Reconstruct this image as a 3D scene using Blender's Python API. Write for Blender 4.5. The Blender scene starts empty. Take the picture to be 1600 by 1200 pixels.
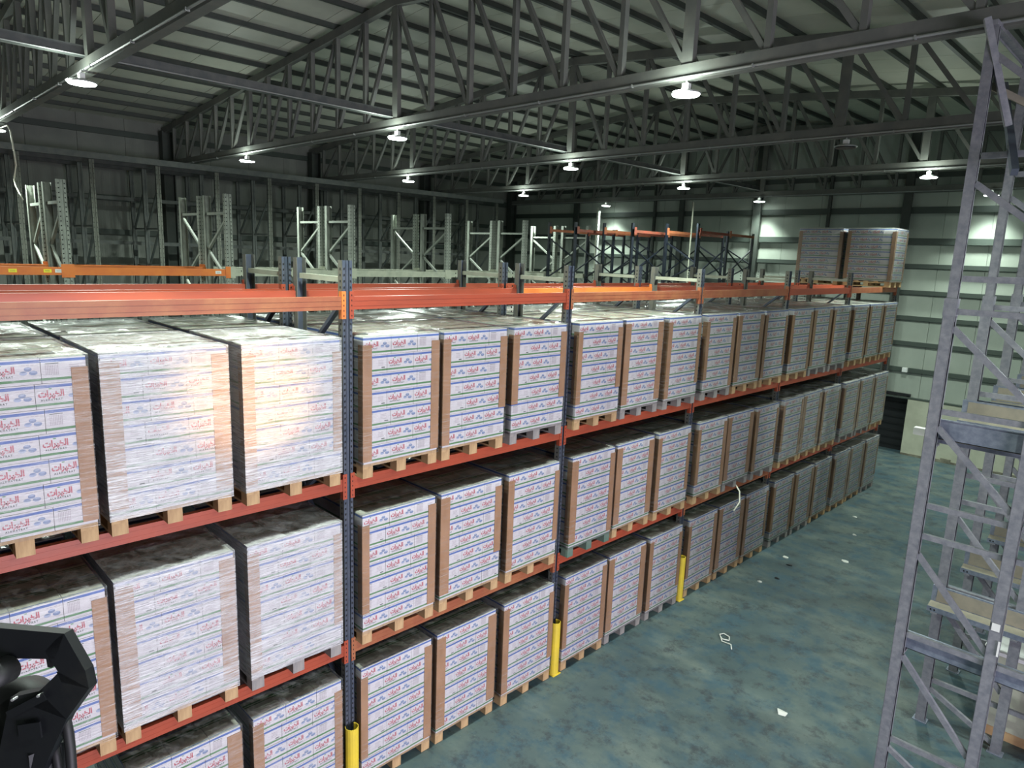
import bpy, math, random
from mathutils import Vector, Matrix
random.seed(7)
S = bpy.context.scene
COL = S.collection

# ---------------------------------------------------------------- camera
F_PX = 1077.4
CAM = Vector((4.979, -3.0463, 4.9776))
YAW, PITCH, ROLL = 0.784, 0.1856, 0.0386
fw = Vector((-math.sin(YAW) * math.cos(PITCH), math.cos(YAW) * math.cos(PITCH), -math.sin(PITCH)))
rt = Vector((math.cos(YAW), math.sin(YAW), 0)); up = rt.cross(fw)
rt2 = math.cos(ROLL) * rt + math.sin(ROLL) * up
up2 = -math.sin(ROLL) * rt + math.cos(ROLL) * up
cd = bpy.data.cameras.new('camera'); cam = bpy.data.objects.new('camera', cd); COL.objects.link(cam)
cd.sensor_width = 36; cd.lens = 36 * F_PX / 1600; cd.clip_start = 0.05; cd.clip_end = 200
cam.matrix_world = Matrix(((rt2.x, up2.x, -fw.x, CAM.x), (rt2.y, up2.y, -fw.y, CAM.y), (rt2.z, up2.z, -fw.z, CAM.z), (0, 0, 0, 1)))
S.camera = cam

# ---------------------------------------------------------------- world, view, large lights
S.view_settings.view_transform = 'Standard'
S.view_settings.look = 'None'
S.view_settings.gamma = 1.0
S.view_settings.use_curve_mapping = False
S.view_settings.exposure = 0.0
S.cycles.max_bounces = 6
S.cycles.diffuse_bounces = 3
S.cycles.glossy_bounces = 2
S.cycles.transparent_max_bounces = 12
S.cycles.sample_clamp_indirect = 3.0
S.cycles.caustics_reflective = False
S.cycles.caustics_refractive = False
W = bpy.data.worlds.new('world'); S.world = W; W.use_nodes = True
W.node_tree.nodes['Background'].inputs[0].default_value = (0.60, 0.68, 0.72, 1)
W.node_tree.nodes['Background'].inputs[1].default_value = 0.5
LAMP_W = 185.0          # one high-bay lamp
DAY_W = 610.0          # daylight from an unseen opening added opposite the racks


def area(name, loc, target, sx, sy, power, color, spread=math.pi):
    l = bpy.data.lights.new(name, 'AREA'); l.shape = 'RECTANGLE'; l.size = sx; l.size_y = sy
    l.energy = power; l.color = color; l.spread = spread
    o = bpy.data.objects.new(name, l); COL.objects.link(o); o.location = loc
    o.rotation_euler = (Vector(target) - Vector(loc)).to_track_quat('-Z', 'Y').to_euler()
    return o


area('added_opening_daylight', (12.35, -1.2, 2.2), (0.0, .6, 1.0), 5.0, 4.0, DAY_W, (0.90, 0.85, 1.0), math.radians(105))  # area light added in the unseen opening to light the load fronts
fl = bpy.data.lights.new('added_warm_spot', 'SPOT'); fl.energy = 2700.0; fl.color = (1.0, 0.50, 0.13); fl.spot_size = math.radians(8.5); fl.spot_blend = .75; fl.shadow_soft_size = .12  # warm spot added out of view for the warm patch on one load
flo = bpy.data.objects.new('added_warm_spot', fl); COL.objects.link(flo); flo.location = (6.76, 2.47, 2.62)
flo.rotation_euler = (Vector((0.1, -0.90, 3.90)) - Vector(flo.location)).to_track_quat('-Z', 'Y').to_euler()


# ---------------------------------------------------------------- mesh builder
class MB:
    def __init__(s): s.v = []; s.f = []; s.m = []
    def box(s, x0, x1, y0, y1, z0, z1, m=0):
        b = len(s.v)
        s.v += [(x0, y0, z0), (x1, y0, z0), (x1, y1, z0), (x0, y1, z0), (x0, y0, z1), (x1, y0, z1), (x1, y1, z1), (x0, y1, z1)]
        s.f += [(b, b+3, b+2, b+1), (b+4, b+5, b+6, b+7), (b, b+1, b+5, b+4), (b+1, b+2, b+6, b+5), (b+2, b+3, b+7, b+6), (b+3, b, b+4, b+7)]
        s.m += [m] * 6; return s
    def cbox(s, c, d, m=0): return s.box(c[0]-d[0]/2, c[0]+d[0]/2, c[1]-d[1]/2, c[1]+d[1]/2, c[2]-d[2]/2, c[2]+d[2]/2, m)
    def poly(s, pts, m=0):
        b = len(s.v); s.v += [tuple(p) for p in pts]; s.f.append(tuple(range(b, b+len(pts)))); s.m.append(m); return s
    def bar(s, p, q, w, h, upv=(0, 0, 1), m=0):
        """rectangular bar from p to q; w across, h along upv"""
        p, q = Vector(p), Vector(q); d = (q-p).normalized(); u = Vector(upv)
        if abs(d.dot(u)) > 0.98: u = Vector((1, 0, 0))
        a = d.cross(u).normalized(); c = a.cross(d).normalized(); b = len(s.v)
        for e in (p, q):
            for i, j in ((-1, -1), (1, -1), (1, 1), (-1, 1)): s.v.append(tuple(e + a*i*w/2 + c*j*h/2))
        s.f += [(b, b+1, b+2, b+3), (b+7, b+6, b+5, b+4), (b, b+4, b+5, b+1), (b+1, b+5, b+6, b+2), (b+2, b+6, b+7, b+3), (b+3, b+7, b+4, b)]
        s.m += [m] * 6; return s
    def prism(s, prof, p0, p1, ax, m=0):
        """profile [(a,b)] extruded along axis ax from p0 to p1"""
        n = len(prof); b = len(s.v)
        for t in (p0, p1):
            for (u, v) in prof:
                s.v.append({'x': (t, u, v), 'y': (u, t, v), 'z': (u, v, t)}[ax])
        s.f += [tuple(range(b, b+n))[::-1], tuple(range(b+n, b+2*n))] + [(b+i, b+(i+1) % n, b+n+(i+1) % n, b+n+i) for i in range(n)]
        s.m += [m] * (n+2); return s
    def tube(s, pts, r, n=8, m=0, cap=True):
        b = len(s.v); P = [Vector(p) for p in pts]; prev = None
        for i, p in enumerate(P):
            d = (P[min(i+1, len(P)-1)] - P[max(i-1, 0)]).normalized()
            u = prev if prev is not None else (Vector((0, 0, 1)) if abs(d.z) < .9 else Vector((1, 0, 0)))
            a = d.cross(u).normalized(); c = a.cross(d).normalized(); prev = c
            rr = r[i] if isinstance(r, (list, tuple)) else r
            for k in range(n):
                t = 2*math.pi*k/n; s.v.append(tuple(p + a*math.cos(t)*rr + c*math.sin(t)*rr))
        for i in range(len(P)-1):
            for k in range(n):
                s.f.append((b+i*n+k, b+i*n+(k+1) % n, b+(i+1)*n+(k+1) % n, b+(i+1)*n+k)); s.m.append(m)
        if cap:
            s.f += [tuple(b+k for k in range(n))[::-1], tuple(b+(len(P)-1)*n+k for k in range(n))]; s.m += [m, m]
        return s
    def mesh(s, name, mats, smooth=False):
        me = bpy.data.meshes.new(name); me.from_pydata(s.v, [], s.f)
        for x in mats: me.materials.append(x)
        me.polygons.foreach_set('material_index', s.m)
        if smooth: me.polygons.foreach_set('use_smooth', [True]*len(s.f))
        me.update(); return me


def obj(name, me, parent=None, loc=None, rz=0.0):
    o = bpy.data.objects.new(name, me); COL.objects.link(o)
    if loc is not None: o.location = loc
    if rz: o.rotation_euler = (0, 0, rz)
    if parent is not None: o.parent = parent
    return o


def thing(name, label, cat, loc=(0, 0, 0), rz=0.0, group=None, me=None):
    o = obj(name, me, None, loc, rz)
    o['label'] = label; o['category'] = cat
    if group: o['group'] = group
    return o


def structure(name, me=None, loc=(0, 0, 0)):
    o = obj(name, me, None, loc); o['kind'] = 'structure'; return o


# ---------------------------------------------------------------- materials
class NT:
    def __init__(s, name):
        s.mat = bpy.data.materials.new(name); s.mat.use_nodes = True; s.t = s.mat.node_tree; s.n = s.t.nodes; s.l = s.t.links
        s.b = s.n['Principled BSDF']; s.out = s.n['Material Output']; s._tc = None
    def new(s, k, **kw):
        n = s.n.new(k)
        for a, v in kw.items(): setattr(n, a, v)
        return n
    def tc(s, which='Object'):
        if not s._tc: s._tc = s.new('ShaderNodeTexCoord')
        return s._tc.outputs[which]
    def mapping(s, vec, scale=(1, 1, 1)):
        m = s.new('ShaderNodeMapping'); s.l.new(vec, m.inputs[0]); m.inputs['Scale'].default_value = scale; return m.outputs[0]
    def noise(s, scale, vec=None, detail=4, rough=.6, sc3=(1, 1, 1)):
        n = s.new('ShaderNodeTexNoise'); s.l.new(s.mapping(vec or s.tc(), sc3), n.inputs['Vector'])
        n.inputs['Scale'].default_value = scale; n.inputs['Detail'].default_value = detail; n.inputs['Roughness'].default_value = rough
        return n.outputs['Fac']
    def ramp(s, fac, stops):
        r = s.new('ShaderNodeValToRGB'); s.l.new(fac, r.inputs[0]); e = r.color_ramp.elements
        while len(e) < len(stops): e.new(.5)
        for i, (p, c) in enumerate(stops):
            e[i].position = p; e[i].color = (c, c, c, 1) if isinstance(c, (int, float)) else (*c, 1)
        return r.outputs[0]
    def mix(s, fac, a, b, blend='MIX'):
        m = s.new('ShaderNodeMix', data_type='RGBA', blend_type=blend)
        for sock, v in ((m.inputs[0], fac), (m.inputs[6], a), (m.inputs[7], b)):
            if isinstance(v, (int, float)): sock.default_value = v
            elif isinstance(v, tuple): sock.default_value = (*v, 1)
            else: s.l.new(v, sock)
        return m.outputs[2]
    def math(s, op, a, b=0.0, c=None):
        m = s.new('ShaderNodeMath', operation=op)
        for i, v in enumerate((a, b) if c is None else (a, b, c)):
            if isinstance(v, (int, float)): m.inputs[i].default_value = v
            else: s.l.new(v, m.inputs[i])
        return m.outputs[0]
    def bump(s, h, strength=.3, dist=.01):
        b = s.new('ShaderNodeBump'); s.l.new(h, b.inputs['Height']); b.inputs['Strength'].default_value = strength
        b.inputs['Distance'].default_value = dist; return b.outputs[0]
    def set(s, color=None, rough=None, metal=None, normal=None, spec=None):
        for k, v in (('Base Color', color), ('Roughness', rough), ('Metallic', metal), ('Normal', normal), ('Specular IOR Level', spec)):
            if v is None: continue
            if isinstance(v, tuple): s.b.inputs[k].default_value = (*v, 1)
            elif isinstance(v, (int, float)): s.b.inputs[k].default_value = v
            else: s.l.new(v, s.b.inputs[k])
        return s.mat


def worn(name, c1, c2, rough=.5, metal=0.0, scale=6, lo=.4, hi=.7, sc3=(1, 1, 1), bump=.15, world=False):
    t = NT(name); n = t.noise(scale, detail=5, sc3=sc3)
    col = t.mix(t.ramp(n, [(lo, 0.0), (hi, 1.0)]), c1, c2)
    return t.set(col, rough, metal, t.bump(t.noise(scale*6, detail=3), bump, .004))


def plain(name, c, rough=.5, metal=0.0):
    return NT(name).set(c, rough, metal)


def carton_mat():
    t = NT('printed_carton'); H = .157
    sep = t.new('ShaderNodeSeparateXYZ'); t.l.new(t.tc(), sep.inputs[0])
    z = t.math('FRACT', t.math('DIVIDE', sep.outputs[2], H))
    def band(v, a, b): return t.math('MULTIPLY', t.math('GREATER_THAN', v, a), t.math('LESS_THAN', v, b))
    grain = t.noise(9, detail=3)
    base = t.mix(t.ramp(grain, [(.35, 0.0), (.7, 1.0)]), (.70, .67, .67), (.63, .60, .60))
    c = t.mix(band(z, .825, .94), base, (.09, .16, .42))
    c = t.mix(band(z, .115, .215), c, (.09, .24, .09))
    g = t.new('ShaderNodeNewGeometry'); sn = t.new('ShaderNodeSeparateXYZ'); t.l.new(g.outputs['Normal'], sn.inputs[0])
    topm = t.math('GREATER_THAN', sn.outputs[2], .6)
    x = t.math('FRACT', t.math('DIVIDE', t.math('ADD', sep.outputs[0], .12), .24))
    kraft = t.mix(t.ramp(t.noise(5, sc3=(1, 4, 1)), [(.4, 0.0), (.65, 1.0)]), (.52, .51, .44), (.38, .37, .31))
    tt = t.mix(band(x, .12, .20), kraft, (.05, .15, .06)); tt = t.mix(band(x, .25, .30), tt, (.05, .15, .06))
    tt = t.mix(band(x, .90, .94), tt, (.08, .13, .30))
    c = t.mix(topm, c, tt)
    return t.set(c, .55, 0, t.bump(t.noise(30, detail=2), .15, .003))


def wrap_mat(name, haze, streak_lo, streak_hi, rough=.2):
    t = NT(name)
    st = t.noise(1.0, sc3=(5, 5, 95), detail=4, rough=.7)
    patch = t.noise(2.2, detail=2)
    hz = t.math('MULTIPLY', t.ramp(st, [(streak_lo, 0.0), (streak_hi, 1.0)]), t.ramp(patch, [(.25, .35), (.75, 1.0)]))
    hz = t.math('MULTIPLY', hz, haze)
    wr = t.noise(1.0, sc3=(7, 7, 110), detail=4, rough=.65)
    bn = t.bump(t.math('ADD', wr, t.math('MULTIPLY', t.noise(14, detail=3), .8)), .8, .008)
    gl = t.new('ShaderNodeBsdfGlossy'); gl.inputs['Roughness'].default_value = rough; t.l.new(bn, gl.inputs['Normal'])
    tr = t.new('ShaderNodeBsdfTransparent'); tr.inputs[0].default_value = (.97, .975, .98, 1)
    fr = t.new('ShaderNodeFresnel'); fr.inputs[0].default_value = 1.45; t.l.new(bn, fr.inputs['Normal'])
    m1 = t.new('ShaderNodeMixShader'); t.l.new(t.math('MULTIPLY', fr.outputs[0], .85), m1.inputs[0]); t.l.new(tr.outputs[0], m1.inputs[1]); t.l.new(gl.outputs[0], m1.inputs[2])
    df = t.new('ShaderNodeBsdfDiffuse'); df.inputs[0].default_value = (.74, .73, .75, 1); t.l.new(bn, df.inputs['Normal'])
    m3 = t.new('ShaderNodeMixShader'); m3.inputs[0].default_value = .22; t.l.new(df.outputs[0], m3.inputs[1]); t.l.new(gl.outputs[0], m3.inputs[2])
    m2 = t.new('ShaderNodeMixShader'); t.l.new(hz, m2.inputs[0]); t.l.new(m1.outputs[0], m2.inputs[1]); t.l.new(m3.outputs[0], m2.inputs[2])
    t.l.new(m2.outputs[0], t.out.inputs[0]); return t.mat


def emit(name, c, s):
    t = NT(name); t.b.inputs['Base Color'].default_value = (.8, .8, .8, 1)
    t.b.inputs['Emission Color'].default_value = (*c, 1); t.b.inputs['Emission Strength'].default_value = s; return t.mat


def floor_mat():
    t = NT('worn_epoxy_floor')
    a = t.noise(.55, detail=6, rough=.65); b = t.noise(2.6, detail=6, rough=.7); c = t.noise(3.3, detail=7, rough=.8); d = t.noise(1.1, sc3=(.8, 1.2, 1), detail=6)
    col = t.mix(t.ramp(a, [(.35, 0.0), (.68, 1.0)]), (.043, .072, .082), (.092, .125, .118))
    col = t.mix(t.ramp(b, [(.47, 0.0), (.60, .85)]), col, (.035, .080, .110))
    col = t.mix(t.ramp(d, [(.50, 0.0), (.66, .8)]), col, (.135, .165, .145))
    col = t.mix(t.ramp(c, [(.51, 0.0), (.63, .85)]), col, (.030, .038, .045))
    col = t.mix(t.ramp(t.noise(40, detail=2), [(.70, 0.0), (.78, .5)]), col, (.30, .33, .30))
    return t.set(col, t.ramp(b, [(.3, .42), (.7, .62)]), 0, t.bump(c, .1, .004))


def wall_mat(name, c1, c2, rib_axis):
    t = NT(name)
    n = t.noise(.8, detail=4)
    col = t.mix(t.ramp(n, [(.35, 0.0), (.7, 1.0)]), c1, c2)
    w = t.new('ShaderNodeTexWave', wave_type='BANDS', bands_direction=rib_axis); t.l.new(t.tc(), w.inputs[0])
    w.inputs['Scale'].default_value = 6.0
    return t.set(col, .55, 0, t.bump(w.outputs[1], .25, .004))


M = dict(
    carton=carton_mat(),
    red=plain('logo_red_ink', (.47, .085, .11), .5), ink=plain('dark_print_ink', (.07, .09, .07), .5),
    pic=plain('blue_grey_picture_ink', (.20, .26, .40), .5), pic2=plain('pale_picture_ink', (.36, .42, .56), .5), tbl=plain('table_print_ink', (.45, .40, .42), .5),
    leaf=plain('green_leaf_ink', (.05, .25, .07), .5),
    board=worn('corner_board_kraft', (.42, .235, .125), (.33, .18, .09), .6, scale=4, sc3=(2, 2, .6)),
    wrap_l=wrap_mat('stretch_film_thin', .42, .50, .80), wrap_m=wrap_mat('stretch_film_medium', .60, .46, .72, .24), wrap_h=wrap_mat('stretch_film_thick', .92, .30, .62, .26),
    wood=worn('pallet_pine', (.50, .33, .17), (.36, .22, .11), .75, scale=5, sc3=(1, 6, 1)),
    wood2=worn('pallet_weathered_wood', (.30, .27, .25), (.20, .19, .19), .8, scale=5, sc3=(1, 6, 1)),
    wood3=worn('pallet_green_wood', (.10, .17, .13), (.17, .2, .16), .8, scale=5),
    orange=worn('rack_orange_red', (.37, .066, .031), (.30, .058, .03), .42, scale=3, sc3=(3, .6, 3)),
    orange2=worn('rack_faded_orange', (.35, .13, .055), (.29, .085, .04), .5, scale=4, lo=.35, hi=.6),
    orange3=worn('rack_bright_orange', (.70, .20, .04), (.60, .15, .04), .42, scale=3),
    slate=worn('rack_slate_steel', (.060, .075, .105), (.095, .105, .13), .45, .2, 5),
    slate2=worn('rack_dusty_steel', (.16, .155, .125), (.09, .10, .11), .6, .1, 7),
    dark=plain('hole_shadow_black', (.008, .008, .01), .9),
    cream=worn('rack_cream_paint', (.42, .43, .34), (.31, .33, .26), .55, scale=5),
    greyrack=worn('rack_sage_grey', (.27, .29, .25), (.20, .215, .19), .7, 0, 6),
    galv=worn('galvanised_steel', (.29, .29, .315), (.20, .205, .235), .5, .3, 18, .35, .65),
    galvd=worn('galvanised_steel_dusty', (.27, .24, .185), (.21, .195, .155), .75, 0, 9),
    galv2=worn('galvanised_web', (.20, .23, .30), (.32, .35, .43), .4, .5, 14, .35, .65),
    truss=worn('truss_grey_steel', (.115, .12, .11), (.16, .16, .14), .6, 0, 3),
    purlin=worn('purlin_dark_steel', (.045, .055, .048), (.065, .07, .062), .55, .1, 3),
    backsteel=worn('dark_rack_steel', (.075, .085, .082), (.12, .125, .115), .55, .1, 6),
    dimrack=worn('dim_rack_grey', (.15, .155, .13), (.11, .12, .10), .6, .1, 6),
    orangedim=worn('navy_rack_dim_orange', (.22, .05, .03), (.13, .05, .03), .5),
    navy=worn('navy_rack_paint', (.006, .009, .017), (.015, .019, .026), .45, 0, 6),
    ceil=worn('ceiling_panel_paint', (.56, .56, .47), (.47, .48, .40), .5, scale=1.2, lo=.35, hi=.7, bump=.02),
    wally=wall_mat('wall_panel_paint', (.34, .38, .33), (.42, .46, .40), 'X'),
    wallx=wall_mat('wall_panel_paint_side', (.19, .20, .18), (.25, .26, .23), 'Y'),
    girt=plain('girt_dark_green_steel', (.055, .07, .06), .5),
    plinth=worn('plinth_painted_block', (.50, .51, .40), (.36, .36, .28), .8, scale=1.6, lo=.35, hi=.75),
    plinthd=worn('plinth_dirty_foot', (.13, .12, .09), (.26, .25, .19), .9, scale=5),
    floor=floor_mat(), yellow=worn('bollard_yellow', (.72, .52, .04), (.55, .40, .05), .5, scale=4),
    lamp=emit('lamp_diffuser_glow', (.86, 1.0, .93), 22.0), housing=plain('lamp_housing_grey', (.35, .36, .35), .4, .4),
    whitebox=plain('white_plastic', (.75, .76, .74), .4), black=plain('black_coated_steel', (.008, .009, .011), .45),
    black2=worn('black_steel_dusty', (.006, .007, .009), (.022, .022, .018), .5, .2, 5, .5, .8), rubber=plain('black_rubber', (.008, .008, .009), .6),
    white=plain('white_cord', (.8, .78, .65), .5), lblyel=plain('yellow_label', (.85, .70, .04), .5), lblwht=plain('white_label', (.75, .75, .72), .5),
    paper=plain('paper_scrap_white', (.62, .62, .58), .8),
)

# ---------------------------------------------------------------- the shell
RIDGE_X, RIDGE_Z = -5.03, 9.06
EAVE_L, EAVE_R, EAVE_Z = -16.0, 12.2, 8.05
Y0, Y1 = -7.0, 17.62
SL = (RIDGE_Z - EAVE_Z) / (RIDGE_X - EAVE_L)


def roofz(x): return RIDGE_Z - SL * abs(x - RIDGE_X)


structure('floor', MB().box(EAVE_L-.3, EAVE_R+.3, Y0-.3, Y1+.3, -.2, 0).mesh('floor', [M['floor']]))

ceiling = structure('ceiling')
for side, xe in ((-1, EAVE_L), (1, EAVE_R)):
    ze = roofz(xe)
    n = 25; w = (Y1 - Y0 + .4) / n
    me = MB().bar((RIDGE_X, 0, RIDGE_Z+.09), (xe, 0, ze+.09), w-.012, .06).mesh('roof_panel', [M['ceil']])
    for i in range(n):
        obj('panel', me, ceiling, (0, Y0 - .2 + w*(i+.5), 0))
    mb = MB().bar((RIDGE_X, (Y0+Y1)/2, RIDGE_Z+.15), (xe, (Y0+Y1)/2, ze+.15), Y1-Y0+.6, .03)
    obj('roof_sheet', mb.mesh('roof_sheet', [M['ceil']]), ceiling)

# end wall behind the racks (normal along Y)
wf = structure('wall_back')
DX0, DX1, DZ = -1.75, -.38, 1.62
n = 27; w = (EAVE_R + .3 - EAVE_L) / n
for i in range(n):
    x0 = EAVE_L + w*i; xm = x0 + w/2
    me = MB().box(-w/2+.004, w/2-.004, 0, .08, 1.55, roofz(xm)+.2).mesh('wall_panel', [M['wally']])
    obj('panel', me, wf, (xm, Y1, 0))
obj('wall_sheet', MB().box(EAVE_L-.3, EAVE_R+.3, Y1+.085, Y1+.12, 1.5, 9.4).mesh('wall_sheet', [M['wally']]), wf)
for x0, x1 in ((EAVE_L-.3, DX0), (DX1, EAVE_R+.3)):
    obj('plinth', MB().box(x0, x1, Y1-.10, Y1+.12, 0, 1.55).mesh('plinth', [M['plinth']]), wf)
    mb = MB(); x = x0
    while x < x1-.05:
        dx = min(random.uniform(.2, .5), x1-x); mb.box(x, x+dx, Y1-.10-random.uniform(.012, .035), Y1-.09, 0, random.uniform(.05, .12)); x += dx
    obj('plinth_foot', mb.mesh('plinth_foot', [M['plinthd']]), wf)
obj('ledge', MB().box(EAVE_L, EAVE_R, Y1-.12, Y1, 1.55, 1.585).mesh('ledge', [M['girt']]), wf)
for z, h in ((2.32, .11), (3.03, .11), (3.71, .11), (4.39, .11), (5.08, .11), (5.72, .16), (6.52, .16), (7.4, .12)):
    obj('girt', MB().box(EAVE_L, EAVE_R, Y1-.09, Y1, z-h/2, z+h/2).mesh('girt', [M['girt']]), wf)
for x, wd in ((-12.4, .22), (-8.9, .08), (-7.85, .16), (-5.2, .24), (-3.05, .08), (-1.05, .2), (2.9, .2)):
    z0 = 1.6 if x > -2 else 0
    obj('wall_post', MB().box(x-wd/2, x+wd/2, Y1-.19, Y1-.095, z0, roofz(x)).mesh('wall_post', [M['purlin']]), wf)
d = structure('door_1', MB().box(DX0, DX1, Y1+.3, Y1+.34, 0, DZ).box(DX0-.04, DX0, Y1-.1, Y1+.34, 0, DZ+.04).box(DX1, DX1+.03, Y1-.09, Y1+.34, 0, DZ).box(DX0-.04, DX1+.03, Y1-.1, Y1+.34, DZ, DZ+.05).mesh('doorway', [M['black']]))
for i in range(7):
    obj('louvre', MB().box(DX0+.05, DX1-.05, Y1+.27, Y1+.3, .12+.2*i, .15+.2*i).mesh('louvre', [M['black2']]), d)

# long side wall (normal along X)
wl = structure('wall_left')
n = 22; w = (Y1 - Y0) / n
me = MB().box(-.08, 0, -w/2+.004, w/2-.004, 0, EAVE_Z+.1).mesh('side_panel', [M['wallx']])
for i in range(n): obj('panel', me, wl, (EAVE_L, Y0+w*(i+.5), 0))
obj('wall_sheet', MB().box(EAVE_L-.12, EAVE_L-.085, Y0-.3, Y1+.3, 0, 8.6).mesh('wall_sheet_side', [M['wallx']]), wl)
for z, h in ((2.4, .12), (3.3, .12), (4.25, .12), (5.17, .14), (6.05, .14), (6.95, .2), (7.72, .14)):
    obj('girt', MB().box(EAVE_L, EAVE_L+.09, Y0, Y1-.2, z-h/2, z+h/2).mesh('girt_side', [M['girt']]), wl)
wr = structure('wall_right')
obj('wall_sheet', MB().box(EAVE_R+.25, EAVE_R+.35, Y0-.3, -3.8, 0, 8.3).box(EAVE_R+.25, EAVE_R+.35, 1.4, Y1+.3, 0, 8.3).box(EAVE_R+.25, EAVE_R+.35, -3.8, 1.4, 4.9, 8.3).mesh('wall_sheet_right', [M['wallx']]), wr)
wn = structure('wall_near', MB().box(EAVE_L-.3, EAVE_R+.3, Y0-.3, Y0-.2, 0, 9.4).mesh('wall_near', [M['wallx']]))

# ---------------------------------------------------------------- trusses
TY = [-.46, 4.03, 8.46, 12.89, 17.32]
NODE = .92
TN = ['nearest the camera', 'over the near racks', 'over the middle of the aisle', 'over the far racks', 'against the end wall']
ZB = 7.03
post_cache = {}
for ti, ty in enumerate(TY):
    T = thing('roof_truss', 'grey steel roof truss %s, %s from the end wall' % (TN[ti], ['fifth', 'fourth', 'third', 'second', 'first'][ti]), 'truss', (0, ty, 0), group='roof trusses spanning the hall')
    obj('bottom_chord', MB().box(EAVE_L+.05, EAVE_R+.2, -.055, .055, ZB-.085, ZB+.085).mesh('bottom_chord', [M['truss']]), T)
    for xe in (EAVE_L+.05, EAVE_R+.15):
        obj('top_chord', MB().bar((RIDGE_X, 0, RIDGE_Z-.13), (xe, 0, roofz(xe)-.13), .11, .15).mesh('top_chord', [M['truss']]), T)
    for side in (-1, 1):
        k = 0
        while True:
            x = RIDGE_X + side*NODE*k; xn = x + side*NODE
            if x < EAVE_L+.3 or x > EAVE_R: break
            wd = .14 if k % 6 == 0 else .065
            if not (k == 0 and side == 1):
                obj('post', MB().box(x-wd/2, x+wd/2, -.04, .04, ZB+.08, roofz(x)-.2).mesh('truss_post', [M['truss']]), T)
            if EAVE_L+.3 < xn < EAVE_R:
                obj('diagonal', MB().bar((x+side*.05, 0, roofz(x)-.22), (xn-side*.03, 0, ZB+.09), .06, .06).mesh('truss_diagonal', [M['truss']]), T)
            k += 1
    c = thing('cable_conduit', 'thin pale cable conduit clipped along the truss %s' % TN[ti], 'conduit', (0, ty, 0), group='conduits along the trusses')
    obj('pipe', MB().tube([(EAVE_L+.1, -.08, ZB-.06), (EAVE_R, -.08, ZB-.06)], .013, 6).mesh('conduit_pipe', [M['housing']]), c)
    cl = MB().box(-.008, .008, -.096, -.052, ZB-.076, ZB-.044).mesh('conduit_clip', [M['housing']])
    for i in range(15): obj('clip', cl, c, (EAVE_L+.8+1.5*i, 0, 0))
    for sx in (EAVE_L+.17,):
        thing('hall_column', 'dark steel column under the eave end of the truss %s' % TN[ti], 'column', (sx, ty, 0), group='columns along the long side wall',
              me=MB().box(-.03, .22, -.15, -.13, 0, 7.9).box(-.03, .22, .13, .15, 0, 7.9).box(.08, .1, -.13, .13, 0, 7.9).box(-.06, .26, -.2, .2, 0, .02).mesh('column', [M['purlin']]))
ORD = ['first', 'second', 'third', 'fourth', 'fifth', 'sixth', 'seventh', 'eighth', 'ninth', 'tenth', 'eleventh', 'twelfth', 'thirteenth', 'fourteenth', 'fifteenth', 'sixteenth', 'seventeenth', 'eighteenth', 'nineteenth']
for side, nm in ((-1, 'long wall slope'), (1, 'aisle slope')):
    for k in range(0, 19):
        x = RIDGE_X + side*(NODE*k + .06)
        if x < EAVE_L or x > EAVE_R: break
        thing('roof_purlin', 'dark steel roof purlin, %s, %s down from the ridge' % (nm, ORD[k]), 'purlin', (x, 0, roofz(x)), group='roof purlins',
              me=MB().box(-.025, .025, Y0, Y1-.1, -.03, .055).box(-.025, .036, Y0, Y1-.1, -.036, -.028).mesh('purlin', [M['purlin']]))
tb = thing('ridge_tie_beam', 'long steel tie beam under the ridge crossing every truss', 'beam', (RIDGE_X-.12, 0, ZB+.19))
obj('lower_flange', MB().box(-.055, .055, Y0+.2, Y1-.15, -.08, -.06).mesh('tie_flange', [M['backsteel']]), tb)
obj('web', MB().box(-.03, .03, Y0+.2, Y1-.15, -.06, .05).mesh('tie_web', [M['backsteel']]), tb)
obj('conduit_run', MB().tube([(.065, Y0+.4, -.07), (.065, Y1-.3, -.07)], .009, 6).mesh('tie_pipe', [M['housing']]), tb)

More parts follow.
